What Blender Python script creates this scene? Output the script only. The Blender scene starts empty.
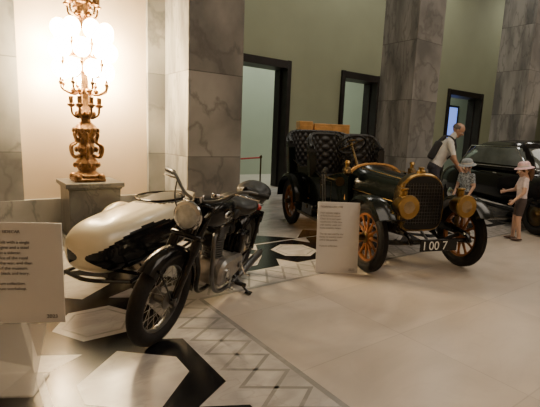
import bpy, bmesh, math, random
from mathutils import Vector, Matrix, Euler
random.seed(4)
S=bpy.context.scene
pi=math.pi
TH=math.radians(54)
def P(l,f,z=0): return Vector((f*math.cos(TH)+l*math.sin(TH), f*math.sin(TH)-l*math.cos(TH), z))
def ANG(l,f):
    v=P(l,f); return math.atan2(v.y,v.x)
# ---------------------------------------------------------------- materials
def newmat(name):
    m=bpy.data.materials.new(name); m.use_nodes=True
    nt=m.node_tree; b=nt.nodes['Principled BSDF']; return m,nt,b
def setin(b,k,v):
    if k in b.inputs: b.inputs[k].default_value=v
def pr(name,col,rough=.5,metal=0,var=.08,scale=12,coat=0,emit=0,ecol=None,alpha=1,bump=0,trans=0,spec=.5):
    m,nt,b=newmat(name)
    tc=nt.nodes.new('ShaderNodeTexCoord'); n=nt.nodes.new('ShaderNodeTexNoise'); n.inputs['Scale'].default_value=scale; n.inputs['Detail'].default_value=4
    nt.links.new(tc.outputs['Object'],n.inputs['Vector'])
    r=nt.nodes.new('ShaderNodeValToRGB')
    r.color_ramp.elements[0].position=.3; r.color_ramp.elements[1].position=.7
    r.color_ramp.elements[0].color=tuple(c*(1-var) for c in col)+(1,)
    r.color_ramp.elements[1].color=tuple(min(1,c*(1+var)) for c in col)+(1,)
    nt.links.new(n.outputs['Fac'],r.inputs['Fac']); nt.links.new(r.outputs['Color'],b.inputs['Base Color'])
    b.inputs['Roughness'].default_value=rough; b.inputs['Metallic'].default_value=metal
    setin(b,'Coat Weight',coat); setin(b,'Alpha',alpha); setin(b,'Transmission Weight',trans); setin(b,'Specular IOR Level',spec)
    if emit:
        setin(b,'Emission Color',tuple(ecol or col)+(1,)); setin(b,'Emission Strength',emit)
    if bump:
        bp=nt.nodes.new('ShaderNodeBump'); bp.inputs['Strength'].default_value=bump; bp.inputs['Distance'].default_value=.01
        nt.links.new(n.outputs['Fac'],bp.inputs['Height']); nt.links.new(bp.outputs['Normal'],b.inputs['Normal'])
    return m
def mth(nt,op,a,b=None,c=None):
    n=nt.nodes.new('ShaderNodeMath'); n.operation=op
    for i,x in enumerate((a,b,c)):
        if x is None: continue
        if isinstance(x,(int,float)): n.inputs[i].default_value=x
        else: nt.links.new(x,n.inputs[i])
    return n.outputs[0]
def marble(name,light,dark,vein,scale=1.2,rough=.3,blockz=0,grid=0,veinamt=1.0,rot=(.5,.6,.3),joint=.6,st=(1,2.2,.8),dist=1.1,spec=.5):
    m,nt,b=newmat(name)
    g=nt.nodes.new('ShaderNodeNewGeometry'); sx=nt.nodes.new('ShaderNodeSeparateXYZ'); nt.links.new(g.outputs['Position'],sx.inputs[0])
    X,Y,Z=sx.outputs
    jl=None
    cx=nt.nodes.new('ShaderNodeCombineXYZ')
    if blockz:
        kz=mth(nt,'DIVIDE',Z,blockz); fl=mth(nt,'FLOOR',kz); fr=mth(nt,'FRACT',kz)
        jl=mth(nt,'LESS_THAN',fr,.012)
        o=mth(nt,'MULTIPLY',fl,3.37)
        nt.links.new(mth(nt,'ADD',X,o),cx.inputs[0]); nt.links.new(mth(nt,'ADD',Y,mth(nt,'MULTIPLY',fl,-1.9)),cx.inputs[1]); nt.links.new(Z,cx.inputs[2])
    elif grid:
        kx=mth(nt,'DIVIDE',X,grid); ky=mth(nt,'DIVIDE',Y,grid*.7)
        jl=mth(nt,'MAXIMUM',mth(nt,'LESS_THAN',mth(nt,'FRACT',kx),.006),mth(nt,'LESS_THAN',mth(nt,'FRACT',ky),.009))
        o=mth(nt,'MULTIPLY',mth(nt,'FLOOR',kx),2.7); o2=mth(nt,'MULTIPLY',mth(nt,'FLOOR',ky),5.3)
        nt.links.new(mth(nt,'ADD',X,o2),cx.inputs[0]); nt.links.new(mth(nt,'ADD',Y,o),cx.inputs[1]); nt.links.new(mth(nt,'ADD',o,o2),cx.inputs[2])
    else:
        for i in range(3): nt.links.new((X,Y,Z)[i],cx.inputs[i])
    mp=nt.nodes.new('ShaderNodeMapping'); mp.inputs['Rotation'].default_value=rot; mp.inputs['Scale'].default_value=st
    nt.links.new(cx.outputs[0],mp.inputs['Vector'])
    n=nt.nodes.new('ShaderNodeTexNoise'); n.inputs['Scale'].default_value=scale; n.inputs['Detail'].default_value=8; n.inputs['Distortion'].default_value=dist
    nt.links.new(mp.outputs[0],n.inputs['Vector'])
    r=nt.nodes.new('ShaderNodeValToRGB'); r.color_ramp.elements[0].position=.36; r.color_ramp.elements[1].position=.62
    r.color_ramp.elements[0].color=tuple(dark)+(1,); r.color_ramp.elements[1].color=tuple(light)+(1,)
    nt.links.new(n.outputs['Fac'],r.inputs['Fac'])
    n2=nt.nodes.new('ShaderNodeTexNoise'); n2.inputs['Scale'].default_value=scale*1.5; n2.inputs['Detail'].default_value=7; n2.inputs['Distortion'].default_value=dist
    nt.links.new(mp.outputs[0],n2.inputs['Vector'])
    a=mth(nt,'ABSOLUTE',mth(nt,'SUBTRACT',n2.outputs['Fac'],.5))
    v=mth(nt,'MULTIPLY',mth(nt,'SUBTRACT',1.0,mth(nt,'MINIMUM',mth(nt,'DIVIDE',a,.03),1.0)),.6*veinamt)
    mx=nt.nodes.new('ShaderNodeMixRGB'); nt.links.new(v,mx.inputs[0]); nt.links.new(r.outputs[0],mx.inputs[1]); mx.inputs[2].default_value=tuple(vein)+(1,)
    out=mx.outputs[0]
    if jl is not None:
        m2=nt.nodes.new('ShaderNodeMixRGB'); nt.links.new(mth(nt,'MULTIPLY',jl,joint),m2.inputs[0]); nt.links.new(out,m2.inputs[1]); m2.inputs[2].default_value=(vein[0]*.5,vein[1]*.5,vein[2]*.5,1); out=m2.outputs[0]
    nt.links.new(out,b.inputs['Base Color']); b.inputs['Roughness'].default_value=rough; setin(b,'Specular IOR Level',spec)
    return m
M={}
M['marble']=marble('grey_marble',(.29,.285,.27),(.12,.12,.118),(.065,.065,.066),1.0,.3,blockz=1.12,st=(1,4.2,.8),rot=(.75,.5,.6),dist=.2,veinamt=.85)
M['marbled']=marble('grey_marble_dado',(.25,.245,.235),(.11,.11,.105),(.06,.06,.06),1.3,.3,st=(1,3,.8),dist=.4)
M['pedm']=marble('pedestal_marble',(.15,.15,.14),(.07,.07,.07),(.04,.04,.04),2.5,.3)
M['field']=marble('floor_beige_marble',(.52,.455,.385),(.43,.375,.315),(.34,.29,.25),.8,.30,grid=1.3,veinamt=.2,joint=.3,spec=.4)
M['fwhite']=marble('floor_white_marble',(.47,.44,.41),(.34,.32,.30),(.24,.23,.22),2,.24,veinamt=.5,spec=.35)
M['fgrey']=marble('floor_grey_marble',(.29,.275,.255),(.23,.22,.205),(.18,.17,.165),3,.24,veinamt=.4,spec=.35)
M['fblack']=marble('floor_black_marble',(.009,.009,.010),(.005,.005,.006),(.04,.04,.04),3,.2,veinamt=.25,spec=.22)
M['green']=pr('wall_green_paint',(.25,.265,.175),.75,var=.05,scale=1.2)
M['green2']=pr('wall_light_green_paint',(.36,.40,.31),.8,var=.04,scale=1)
M['cream']=pr('wall_cream_plaster',(.46,.37,.27),.8,var=.05,scale=1.5)
M['ceil']=pr('ceiling_paint',(.6,.56,.48),.85,var=.03)
M['dwood']=pr('dark_door_wood',(.013,.010,.009),.45,var=.3,scale=5,spec=.3)
M['blue']=pr('window_blue_glow',(.12,.2,.6),.5,emit=1.4,ecol=(.16,.26,.75))
M['black']=pr('black_enamel',(.004,.004,.005),.14,var=.1,spec=.3)
M['blackm']=pr('black_matte',(.009,.009,.009),.6,var=.2,spec=.3)
M['rubber']=pr('tyre_rubber',(.010,.009,.009),.75,var=.25,scale=30,spec=.3)
M['leather']=pr('black_leather',(.006,.006,.006),.42,var=.2,scale=20,bump=.1,spec=.35)
M['chrome']=pr('chrome',(.55,.55,.54),.18,1,var=.03)
M['alu']=pr('cast_aluminium',(.30,.29,.28),.38,.9,var=.15,scale=18)
M['steel']=pr('worn_steel',(.12,.12,.12),.38,.9,var=.2)
M['brass']=pr('brass',(.33,.21,.075),.28,1,var=.12)
M['dbrass']=pr('dark_brass',(.10,.07,.033),.35,1,var=.2)
M['bronze']=pr('gilt_bronze',(.24,.13,.055),.36,.9,var=.45,scale=25,bump=.4)
M['creamp']=pr('cream_enamel',(.54,.475,.34),.3,var=.03,coat=.2)
M['glass']=pr('lamp_glass',(.40,.41,.40),.08,.3,var=.15,scale=30,coat=1)
M['aglass']=pr('amber_lamp_glass',(.24,.165,.08),.12,.3,var=.2,scale=20,coat=.8)
M['cglass']=pr('car_window_glass',(.12,.14,.14),.06,.2,var=.5,scale=2,coat=.6)
M['cargreen']=pr('dark_green_coachwork',(.003,.005,.004),.18,var=.1,spec=.28)
M['hoodgreen']=pr('green_bonnet',(.003,.005,.004),.2,var=.1,spec=.24)
M['spoke']=pr('orange_wood_spokes',(.22,.08,.018),.5,var=.2,scale=9,spec=.35)
M['wood']=pr('varnished_wood',(.60,.31,.09),.45,var=.25,scale=6)
M['whites']=pr('sign_white',(.62,.60,.58),.5,var=.01)
M['acryl']=pr('pale_acrylic',(.55,.53,.50),.2,var=.02,alpha=.35)
M['ink']=pr('sign_ink',(.12,.11,.11),.6)
M['white']=pr('plate_white',(.7,.7,.68),.5)
M['red']=pr('red_rope',(.4,.04,.03),.6)
M['redl']=pr('tail_lamp_red',(.4,.02,.02),.2)
M['skin']=pr('skin',(.42,.25,.17),.5,var=.05)
M['skinl']=pr('skin_child',(.50,.32,.24),.5,var=.05)
M['lips']=pr('lips',(.36,.14,.11),.5)
M['eye']=pr('eye_white',(.7,.7,.68),.25)
M['iris']=pr('iris',(.03,.02,.015),.2)
M['hairg']=pr('grey_hair',(.12,.10,.09),.8,var=.3,scale=60)
M['hairb']=pr('brown_hair',(.10,.05,.025),.7,var=.3,scale=60)
M['wshirt']=pr('white_shirt',(.66,.65,.63),.85,bump=.1)
M['trous']=pr('dark_trousers',(.04,.04,.055),.85)
M['pinkhat']=pr('pink_hat',(.70,.48,.52),.85)
M['pinkt']=pr('pale_pink_shirt',(.66,.56,.57),.85,var=.15,scale=25)
M['shorts']=pr('dark_shorts',(.06,.045,.045),.85)
M['ghat']=pr('grey_hat',(.26,.29,.32),.85,var=.2,scale=40)
M['pats']=pr('patterned_shirt',(.22,.25,.28),.85,var=.9,scale=45)
M['shoe']=pr('brown_shoe',(.08,.045,.03),.5)
M['bag']=pr('dark_backpack',(.03,.03,.035),.8)
M['bulb']=pr('lit_bulb',(1,.9,.7),.4,emit=60,ecol=(1,.80,.48))
# ---------------------------------------------------------------- mesh builder
def align(ax):
    ax=Vector(ax).normalized()
    return ax.to_track_quat('Z','Y').to_matrix().to_4x4()
class MB:
    def __init__(s): s.v=[];s.f=[];s.m=[];s.mats=[];s.M=Matrix()
    def mi(s,mat):
        if mat not in s.mats: s.mats.append(mat)
        return s.mats.index(mat)
    def add(s,verts,faces,mat,T=None):
        b=len(s.v); T=(s.M@T) if T is not None else s.M
        s.v+=[T@Vector(v) for v in verts]
        s.f+=[[b+i for i in f] for f in faces]
        if isinstance(mat,list): s.m+=[s.mi(x) for x in mat]
        else: s.m+=[s.mi(mat)]*len(faces)
    def box(s,c,size,mat,rot=(0,0,0),bev=.004,seg=1):
        bm=bmesh.new(); bmesh.ops.create_cube(bm,size=1)
        for v in bm.verts: v.co=Vector((v.co.x*size[0],v.co.y*size[1],v.co.z*size[2]))
        if bev>0: bmesh.ops.bevel(bm,geom=bm.edges[:],offset=min(bev,min(size)*.45),segments=seg,profile=.5,affect='EDGES')
        bm.verts.index_update()
        vs=[v.co.copy() for v in bm.verts]; fs=[[v.index for v in f.verts] for f in bm.faces]; bm.free()
        s.add(vs,fs,mat,Matrix.Translation(c)@Euler(rot).to_matrix().to_4x4())
    def lathe(s,prof,mat,c=(0,0,0),ax=(0,0,1),seg=24,sc=(1,1,1)):
        vs=[];fs=[];n=len(prof)
        for r,z in prof:
            for i in range(seg):
                a=2*pi*i/seg; vs.append((r*math.cos(a)*sc[0],r*math.sin(a)*sc[1],z*sc[2]))
        for j in range(n-1):
            for i in range(seg):
                k=(i+1)%seg; fs.append([j*seg+i,j*seg+k,(j+1)*seg+k,(j+1)*seg+i])
        if prof[0][0]>1e-5: fs.append(list(range(seg))[::-1])
        if prof[-1][0]>1e-5: fs.append([(n-1)*seg+i for i in range(seg)])
        s.add(vs,fs,mat,Matrix.Translation(c)@align(ax))
    def ring(s,prof,mat,c,ax=(0,1,0),seg=40):
        vs=[];fs=[];n=len(prof)
        for r,z in prof:
            for i in range(seg):
                a=2*pi*i/seg; vs.append((r*math.cos(a),r*math.sin(a),z))
        for j in range(n):
            jj=(j+1)%n
            for i in range(seg):
                k=(i+1)%seg; fs.append([j*seg+i,j*seg+k,jj*seg+k,jj*seg+i])
        s.add(vs,fs,mat,Matrix.Translation(c)@align(ax))
    def torus(s,c,R,r,mat,ax=(0,1,0),seg=40,rs=10,flat=1):
        s.ring([(R+r*math.cos(2*pi*j/rs),r*flat*math.sin(2*pi*j/rs)) for j in range(rs)],mat,c,ax,seg)
    def cyl(s,c,r,h,mat,ax=(0,0,1),seg=20,bev=.0):
        b=bev or min(r,h)*.08
        s.lathe([(r-b,-h/2),(r,-h/2+b),(r,h/2-b),(r-b,h/2)],mat,c,ax,seg)
    def sphere(s,c,r,mat,rot=(0,0,0),seg=20,n=12):
        if isinstance(r,(int,float)): r=(r,r,r)
        vs=[];fs=[]
        for j in range(n+1):
            t=pi*j/n
            for i in range(seg):
                a=2*pi*i/seg; vs.append((r[0]*math.sin(t)*math.cos(a),r[1]*math.sin(t)*math.sin(a),r[2]*math.cos(t)))
        for j in range(n):
            for i in range(seg):
                k=(i+1)%seg; fs.append([j*seg+i,j*seg+k,(j+1)*seg+k,(j+1)*seg+i])
        s.add(vs,fs,mat,Matrix.Translation(c)@Euler(rot).to_matrix().to_4x4())
    def tube(s,pts,r,mat,seg=8,sm=0,closed=False,ends=False):
        pts=[Vector(p) for p in pts]; rr=list(r) if isinstance(r,(list,tuple)) else [r]*len(pts)
        if sm:
            np_=[];nr=[]; n=len(pts); rng=n if closed else n-1
            for i in range(rng):
                p0=pts[(i-1)%n] if (closed or i>0) else pts[0]*2-pts[1]
                p1=pts[i];p2=pts[(i+1)%n]
                p3=pts[(i+2)%n] if (closed or i+2<n) else p2*2-p1
                for k in range(sm):
                    t=k/sm
                    np_.append(.5*((2*p1)+(p2-p0)*t+(2*p0-5*p1+4*p2-p3)*t*t+(3*p1-p0-3*p2+p3)*t**3)); nr.append(rr[i]*(1-t)+rr[(i+1)%n]*t)
            if not closed: np_.append(pts[-1]);nr.append(rr[-1])
            pts=np_;rr=nr
        n=len(pts); vs=[];fs=[]
        def tan(i):
            if closed: return (pts[(i+1)%n]-pts[(i-1)%n]).normalized()
            a=pts[max(i-1,0)];b=pts[min(i+1,n-1)]; return (b-a).normalized()
        t0=tan(0); u=t0.orthogonal().normalized()
        for i in range(n):
            t=tan(i); u=(u-t*u.dot(t)); 
            u=u.normalized() if u.length>1e-6 else t.orthogonal().normalized()
            w=t.cross(u)
            for k in range(seg):
                a=2*pi*k/seg; vs.append(pts[i]+(u*math.cos(a)+w*math.sin(a))*rr[i])
        for i in range(n if closed else n-1):
            j=(i+1)%n
            for k in range(seg):
                l=(k+1)%seg; fs.append([i*seg+k,i*seg+l,j*seg+l,j*seg+k])
        if not closed: fs.append(list(range(seg))[::-1]); fs.append([(n-1)*seg+k for k in range(seg)])
        s.add(vs,fs,mat)
        if ends:
            s.sphere(pts[0],rr[0],mat,seg=10,n=6); s.sphere(pts[-1],rr[-1],mat,seg=10,n=6)
    def loft(s,secs,mat,closed=True,caps=True,matf=None):
        n=len(secs[0]); vs=[p for q in secs for p in q]; fs=[];ms=[]
        for j in range(len(secs)-1):
            for i in range(n if closed else n-1):
                k=(i+1)%n; f=[j*n+i,j*n+k,(j+1)*n+k,(j+1)*n+i]; fs.append(f)
                c=sum((Vector(vs[q]) for q in f),Vector())/4
                ms.append(matf(c) if matf else mat)
        if caps and closed:
            fs.append(list(range(n))[::-1]); ms.append(mat); fs.append([(len(secs)-1)*n+i for i in range(n)]); ms.append(mat)
        s.add(vs,fs,ms)
    def fender(s,c,R,a0,a1,w,mat,drop=.03,val=0,n=24,thick=.004):
        secs=[]
        for j in range(n+1):
            a=math.radians(a0+(a1-a0)*j/n); q=[]
            for sgn,off in ((1,0),(-1,-thick)):
                rng=range(-4,5) if sgn==1 else range(4,-5,-1)
                for k in rng:
                    t=k/4; d=drop*t*t+(val if abs(k)==4 else 0)
                    rad=R-d+off; q.append((c[0]+rad*math.cos(a),c[1]+t*w/2,c[2]+rad*math.sin(a)))
            secs.append(q)
        s.loft(secs,mat)
    def build(s,name,parent=None,loc=(0,0,0),rot=(0,0,0),angle=38,smooth=True,merge=True):
        me=bpy.data.meshes.new(name); me.from_pydata([tuple(v) for v in s.v],[],s.f)
        for m in s.mats: me.materials.append(M[m])
        me.polygons.foreach_set('material_index',s.m)
        bm=bmesh.new(); bm.from_mesh(me)
        if merge: bmesh.ops.remove_doubles(bm,verts=bm.verts,dist=1e-5)
        bmesh.ops.recalc_face_normals(bm,faces=bm.faces[:])
        bm.to_mesh(me); bm.free()
        if smooth:
            me.polygons.foreach_set('use_smooth',[True]*len(me.polygons))
            try: me.set_sharp_from_angle(angle=math.radians(angle))
            except Exception: pass
        me.update()
        o=bpy.data.objects.new(name,me); S.collection.objects.link(o); o.location=loc; o.rotation_euler=rot
        if parent: o.parent=parent
        return o
def empty(name,loc,rot=(0,0,0)):
    e=bpy.data.objects.new(name,None); S.collection.objects.link(e); e.location=loc; e.rotation_euler=rot; e.empty_display_size=.2; return e
def text(name,body,size,mat,parent,loc,rot,spacing=1.0,ext=.001):
    c=bpy.data.curves.new(name,'FONT'); c.body=body; c.size=size; c.extrude=ext; c.space_line=spacing
    o=bpy.data.objects.new(name,c); S.collection.objects.link(o)
    bpy.context.view_layer.update()
    me=bpy.data.meshes.new_from_object(o.evaluated_get(bpy.context.evaluated_depsgraph_get()))
    bpy.data.objects.remove(o)
    me.materials.clear(); me.materials.append(M[mat])
    o=bpy.data.objects.new(name,me); S.collection.objects.link(o); o.parent=parent; o.location=loc; o.rotation_euler=rot
    return o
# ---------------------------------------------------------------- camera
cam=bpy.data.cameras.new('camera'); co=bpy.data.objects.new('camera',cam); S.collection.objects.link(co)
cam.sensor_width=36; cam.lens=28.0
p=math.radians(9.2); ro=math.radians(2.3)
h=P(0,1); r=P(1,0); zz=Vector((0,0,1))
fw=h*math.cos(p)-zz*math.sin(p); up=h*math.sin(p)+zz*math.cos(p)
r2=r*math.cos(ro)+up*math.sin(ro); u2=up*math.cos(ro)-r*math.sin(ro)
mt=Matrix((r2,u2,-fw)).transposed().to_4x4(); mt.translation=(0,0,1.45)
co.matrix_world=mt; S.camera=co
# ---------------------------------------------------------------- room shell
YP=5.2; PS=.83; YB=9.4; CZ=8.0
mb=MB()
def rect(x0,y0,x1,y1,z,m): mb.add([(x0,y0,z),(x1,y0,z),(x1,y1,z),(x0,y1,z)],[[0,1,2,3]],m)
def poly(c,pts,z,m): mb.add([(c[0]+a,c[1]+b,z) for a,b in pts],[list(range(len(pts)))],m)
def ngon(r,n,ph=0): return [(r*math.cos(ph+2*pi*i/n),r*math.sin(ph+2*pi*i/n)) for i in range(n)]
rect(-3.2,-4.2,28,13,0,'field')
c=.88; bx0,bx1=.29,1.17; by0,by1=3.62,4.50
rect(-3,-4,bx0,9.4,.001,'fwhite'); rect(bx1,by1,28,9.4,.001,'fwhite')
rect(bx0,by1,bx1,9.4,.001,'fwhite')
rect(bx0,-4,bx1,by1,.002,'fblack'); rect(bx1,by0,28,by1,.002,'fblack')
sx1=1.60; sy0=3.19
rect(bx1,-4,sx1,by0,.0025,'fwhite'); rect(sx1,sy0,28,by0,.0025,'fwhite')
H=.17; W_=.022; ST_=.22
for i in range(36):
    y=3.42-ST_*i; s_=1 if i%2 else -1
    for sg in (-1,1):
        a,b=sg*s_*H,-sg*s_*H
        poly((1.385,y),[(a-W_,0),(a+W_,0),(b+W_,-ST_),(b-W_,-ST_)],.003,'fgrey')
for i in range(110):
    x=1.70+ST_*i; s_=1 if i%2 else -1
    for sg in (-1,1):
        a,b=sg*s_*H,-sg*s_*H
        poly((x,3.405),[(0,a-W_),(0,a+W_),(ST_,b+W_),(ST_,b-W_)],.003,'fgrey')
rect(sx1-.02,-4,sx1+.02,sy0,.0033,'fgrey'); rect(sx1,sy0-.02,28,sy0+.02,.0033,'fgrey')
# outer row of black triangles beyond the band
for k in range(0,32):
    x=1.17+.88*k
    poly((x,by1),[(0,.04),(.88,.04),(.44,.44)],.002,'fblack')
for k in range(-8,6): poly((bx0,2.29+.88*k),[(-.04,-.44),(-.04,.44),(-.42,0)],.002,'fblack')
def cell(cx,cy,k,al):
    def T(q): return [(b,a) for a,b in q] if al else q
    if k%2==0:
        poly((cx,cy),T([(-.37,0),(-.10,-.30),(.10,-.30),(.37,0),(.10,.30),(-.10,.30)]),.003,'fwhite')
    else:
        ph=0 if al else pi/6
        poly((cx,cy),ngon(.31,6,ph),.003,'fwhite'); poly((cx,cy),ngon(.25,6,ph),.0035,'fgrey'); poly((cx,cy),ngon(.23,6,ph),.004,'fwhite')
    for sg in (-1,1):
        poly((cx,cy),T([(.44-.13,sg*.44),(.44+.13,sg*.44),(.44,sg*.20)]),.0025,'fwhite')
for k in range(-6,3): cell(.73,2.29+c*k,k,1)
for k in range(0,28): cell(1.61+c*k,4.06,k+1,0)
floor=mb.build('floor',smooth=False,merge=False)

def wallbox(name,boxes,m):
    q=MB()
    for (x0,x1,y0,y1,z0,z1,*mm) in boxes:
        q.box(((x0+x1)/2,(y0+y1)/2,(z0+z1)/2),(x1-x0,y1-y0,z1-z0),mm[0] if mm else m,bev=0)
    return q.build(name,smooth=False,merge=False)
doors=[(5.6,7.32),(9.27,10.99),(14.9,17.4)]; DT=3.46; TK=.5
bx=[];x=-3
for a,b in doors: bx.append((x,a,YB,YB+TK,0,CZ)); bx.append((a,b,YB,YB+TK,DT,CZ)); x=b
bx.append((x,28,YB,YB+TK,0,CZ))
wallbox('wall_back',bx,'green')
for i,(a,b) in enumerate(doors):
    q=MB(); t=.13
    q.box((a+t/2,YB+.22,DT/2),(t,.6,DT),'dwood'); q.box((b-t/2,YB+.22,DT/2),(t,.6,DT),'dwood'); q.box(((a+b)/2,YB+.22,DT-.11),(b-a-2*t,.6,.2),'dwood')
    q.box((a+t+.02,YB+.25,DT/2-.1),(.05,.08,DT-.22),'dwood'); q.box((b-t-.02,YB+.25,DT/2-.1),(.05,.08,DT-.22),'dwood')
    q.build('door_%d'%(i+1))
wallbox('wall_room_back',[(-3,28,13,13.1,0,CZ)],'green2')
wallbox('wall_left',[(-3.1,-3,-4,13.1,0,CZ)],'cream')
wallbox('wall_right',[(28,28.1,-4,13.1,0,CZ)],'green')
wallbox('wall_front',[(-3.1,28.1,-4.1,-4,0,CZ)],'cream')
wallbox('ceiling',[(-3.1,28.1,-4.1,13.1,CZ,CZ+.1)],'ceil')
wallbox('window_1',[(18.6,21.6,12.93,12.99,1.4,3.3,'blue'),(18.5,18.6,12.9,13,1.3,3.4,'dwood'),(21.6,21.7,12.9,13,1.3,3.4,'dwood'),(18.5,21.7,12.9,13,3.3,3.4,'dwood'),(18.5,21.7,12.9,13,1.3,1.4,'dwood'),(20.05,20.12,12.9,13,1.3,3.4,'dwood')],'blue')
YW=YP+PS-.03
wallbox('wall_lamp_niche',[(-3,2.39,YW+.05,YW+.35,0,CZ,'cream'),(-3,.555,YW-.02,YW+.05,.53,CZ,'marble'),(2.14,2.39,YW-.02,YW+.05,.53,CZ,'marble'),(-3,2.39,YW-.04,YW+.05,0,.53,'marbled'),(.555,2.14,YW-.02,YW+.05,5.0,CZ,'marble')],'cream')
for i,x0 in enumerate((.46*YP,1.359*YP,2.26*YP,3.16*YP)):
    q=MB(); q.box((x0+PS/2,YP+PS/2,CZ/2),(PS,PS,CZ),'marble',bev=.006)
    q.box((x0+PS/2,YP+PS/2,.09),(PS+.06,PS+.06,.18),'marbled',bev=.01)
    q.build('marble_pillar',smooth=False)
wallbox('baseboard_back',[(-3,5.6,YB-.03,YB,0,.14),(7.32,9.27,YB-.03,YB,0,.14),(10.99,14.9,YB-.03,YB,0,.14),(17.4,28,YB-.03,YB,0,.14)],'marbled')
# ---------------------------------------------------------------- pedestal & candelabrum
q=MB()
px0,px1,py0,py1=.93,1.56,5.28,YW-.10
def pb(g,z0,z1,m='pedm'):
    q.box(((px0+px1)/2,(py0+py1)/2,(z0+z1)/2),(px1-px0+2*g,py1-py0+2*g,z1-z0),m,bev=.006)
pb(.03,.004,.14); pb(-.02,.14,.72); pb(-.005,.72,.745); pb(.02,.745,.80)
q.build('marble_pedestal')
lx,ly=1.22,5.60
q=MB()
q.M=Matrix.Translation((lx,ly,.8))
q.box((0,0,.02),(.36,.36,.04),'bronze',bev=.01)
for i in range(4):
    a=pi/4+i*pi/2; q.sphere((.19*math.cos(a),.19*math.sin(a),.05),(.05,.05,.05),'bronze',seg=12,n=8)
prof=[(.16,.04),(.17,.07),(.13,.1),(.10,.13),(.12,.17),(.14,.22),(.11,.27),(.08,.31),(.08,.34),(.11,.37),(.12,.40),(.09,.44),(.08,.50),(.10,.55),(.13,.60),(.14,.64),(.10,.69),(.06,.73),(.055,.78),(.10,.82),(.08,.87),(.045,.92),(.04,1.3),(.06,1.34),(.08,1.4),(.04,1.46),(.03,1.7),(.06,1.75),(.09,1.80),(.05,1.86),(.04,1.95),(.07,2.05),(.09,2.12),(.06,2.2),(.08,2.28),(.04,2.36),(.0,2.42)]
q.lathe(prof,'bronze',seg=24)
for z,rr,n in ((.2,.14,8),(.39,.12,10),(.50,.09,8),(.62,.14,12),(.82,.10,10),(1.4,.08,8),(1.8,.09,8),(2.12,.09,8),(2.28,.08,8)):
    for i in range(n):
        a=2*pi*i/n; q.sphere((rr*math.cos(a),rr*math.sin(a),z),(.024,.024,.036),'bronze',seg=8,n=6)
for k in range(6):
    a=k*pi/3+.4; d=Vector((math.cos(a),math.sin(a),0))
    q.tube([d*.06+Vector((0,0,.32)),d*.17+Vector((0,0,.30)),d*.2+Vector((0,0,.42)),d*.13+Vector((0,0,.48)),d*.15+Vector((0,0,.58)),d*.07+Vector((0,0,.6))],[.018,.02,.02,.015,.018,.012],'bronze',seg=7,sm=5)
def arms(z,n,rad,rise,ph,bulb,cup=.035):
    for i in range(n):
        a=ph+2*pi*i/n; d=Vector((math.cos(a),math.sin(a),0))
        q.tube([d*.03+Vector((0,0,z)),d*rad*.45+Vector((0,0,z-.07)),d*rad*.9+Vector((0,0,z-.03)),d*rad+Vector((0,0,z+rise))],.013,'bronze',seg=6,sm=5)
        q.sphere(d*rad*.5+Vector((0,0,z-.03)),(.03,.03,.03),'bronze',seg=8,n=6)
        q.lathe([(.01,0),(cup,.02),(cup*1.1,.04),(cup*.6,.05),(cup*.6,.12),(cup*.75,.125),(cup*.5,.13)],'bronze',c=d*rad+Vector((0,0,z+rise)),seg=12)
        if bulb: q.sphere(d*rad+Vector((0,0,z+rise+.11+bulb*.9)),(bulb,bulb,bulb*1.15),'bulb',seg=14,n=9)
arms(.84,8,.17,.05,.2,0,.042)
arms(1.12,8,.27,.02,.1,.095,.022)
arms(1.34,8,.29,.02,.5,.098,.022)
arms(1.56,8,.27,.02,.9,.095,.022)
arms(2.0,7,.17,.05,0,0,.042); arms(2.2,6,.12,.05,.5,0,.04)
q.build('candelabrum')
def plight(name,loc,e,col,rad=.1):
    l=bpy.data.lights.new(name,'POINT'); l.energy=e; l.color=col; l.shadow_soft_size=rad
    o=bpy.data.objects.new(name,l); S.collection.objects.link(o); o.location=loc; return o
def alight(name,loc,e,col,sx,sy,rot=(0,0,0)):
    l=bpy.data.lights.new(name,'AREA'); l.shape='RECTANGLE'; l.size=sx; l.size_y=sy; l.energy=e; l.color=col
    o=bpy.data.objects.new(name,l); S.collection.objects.link(o); o.location=loc; o.rotation_euler=rot; return o
for i,(dx,z) in enumerate(((-.36,2.08),(0,2.0),(.36,2.08),(-.36,2.46),(0,2.5),(.36,2.46))):
    plight('candelabrum_light',(lx+dx,ly+.24,z),110,(1,.74,.42),.03)
alight('hall_fill_light',(4.8,-.8,7.8),330,(1,.87,.71),5,5)  # overhead area fill added to light the hall, not a known fixture
alight('hall_fill_light.001',(12,.5,7.8),330,(1,.88,.73),5,5)  # second added overhead fill, farther along the hall
for i,x in enumerate((4.5,9,13.5,19)): alight('corridor_fill_light',(x,7.7,7.8),88,(1,.95,.82),1.6,1.0)  # row of unseen fills added above the corridor to brighten it
for i,x in enumerate((7,11,18)): alight('back_room_light',(x,11.4,5.8),150,(.95,1,.9),1.5,1.2)
w=bpy.data.worlds.new('world'); S.world=w; w.use_nodes=True; w.node_tree.nodes['Background'].inputs[0].default_value=(.9,.85,.75,1); w.node_tree.nodes['Background'].inputs[1].default_value=.15
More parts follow.
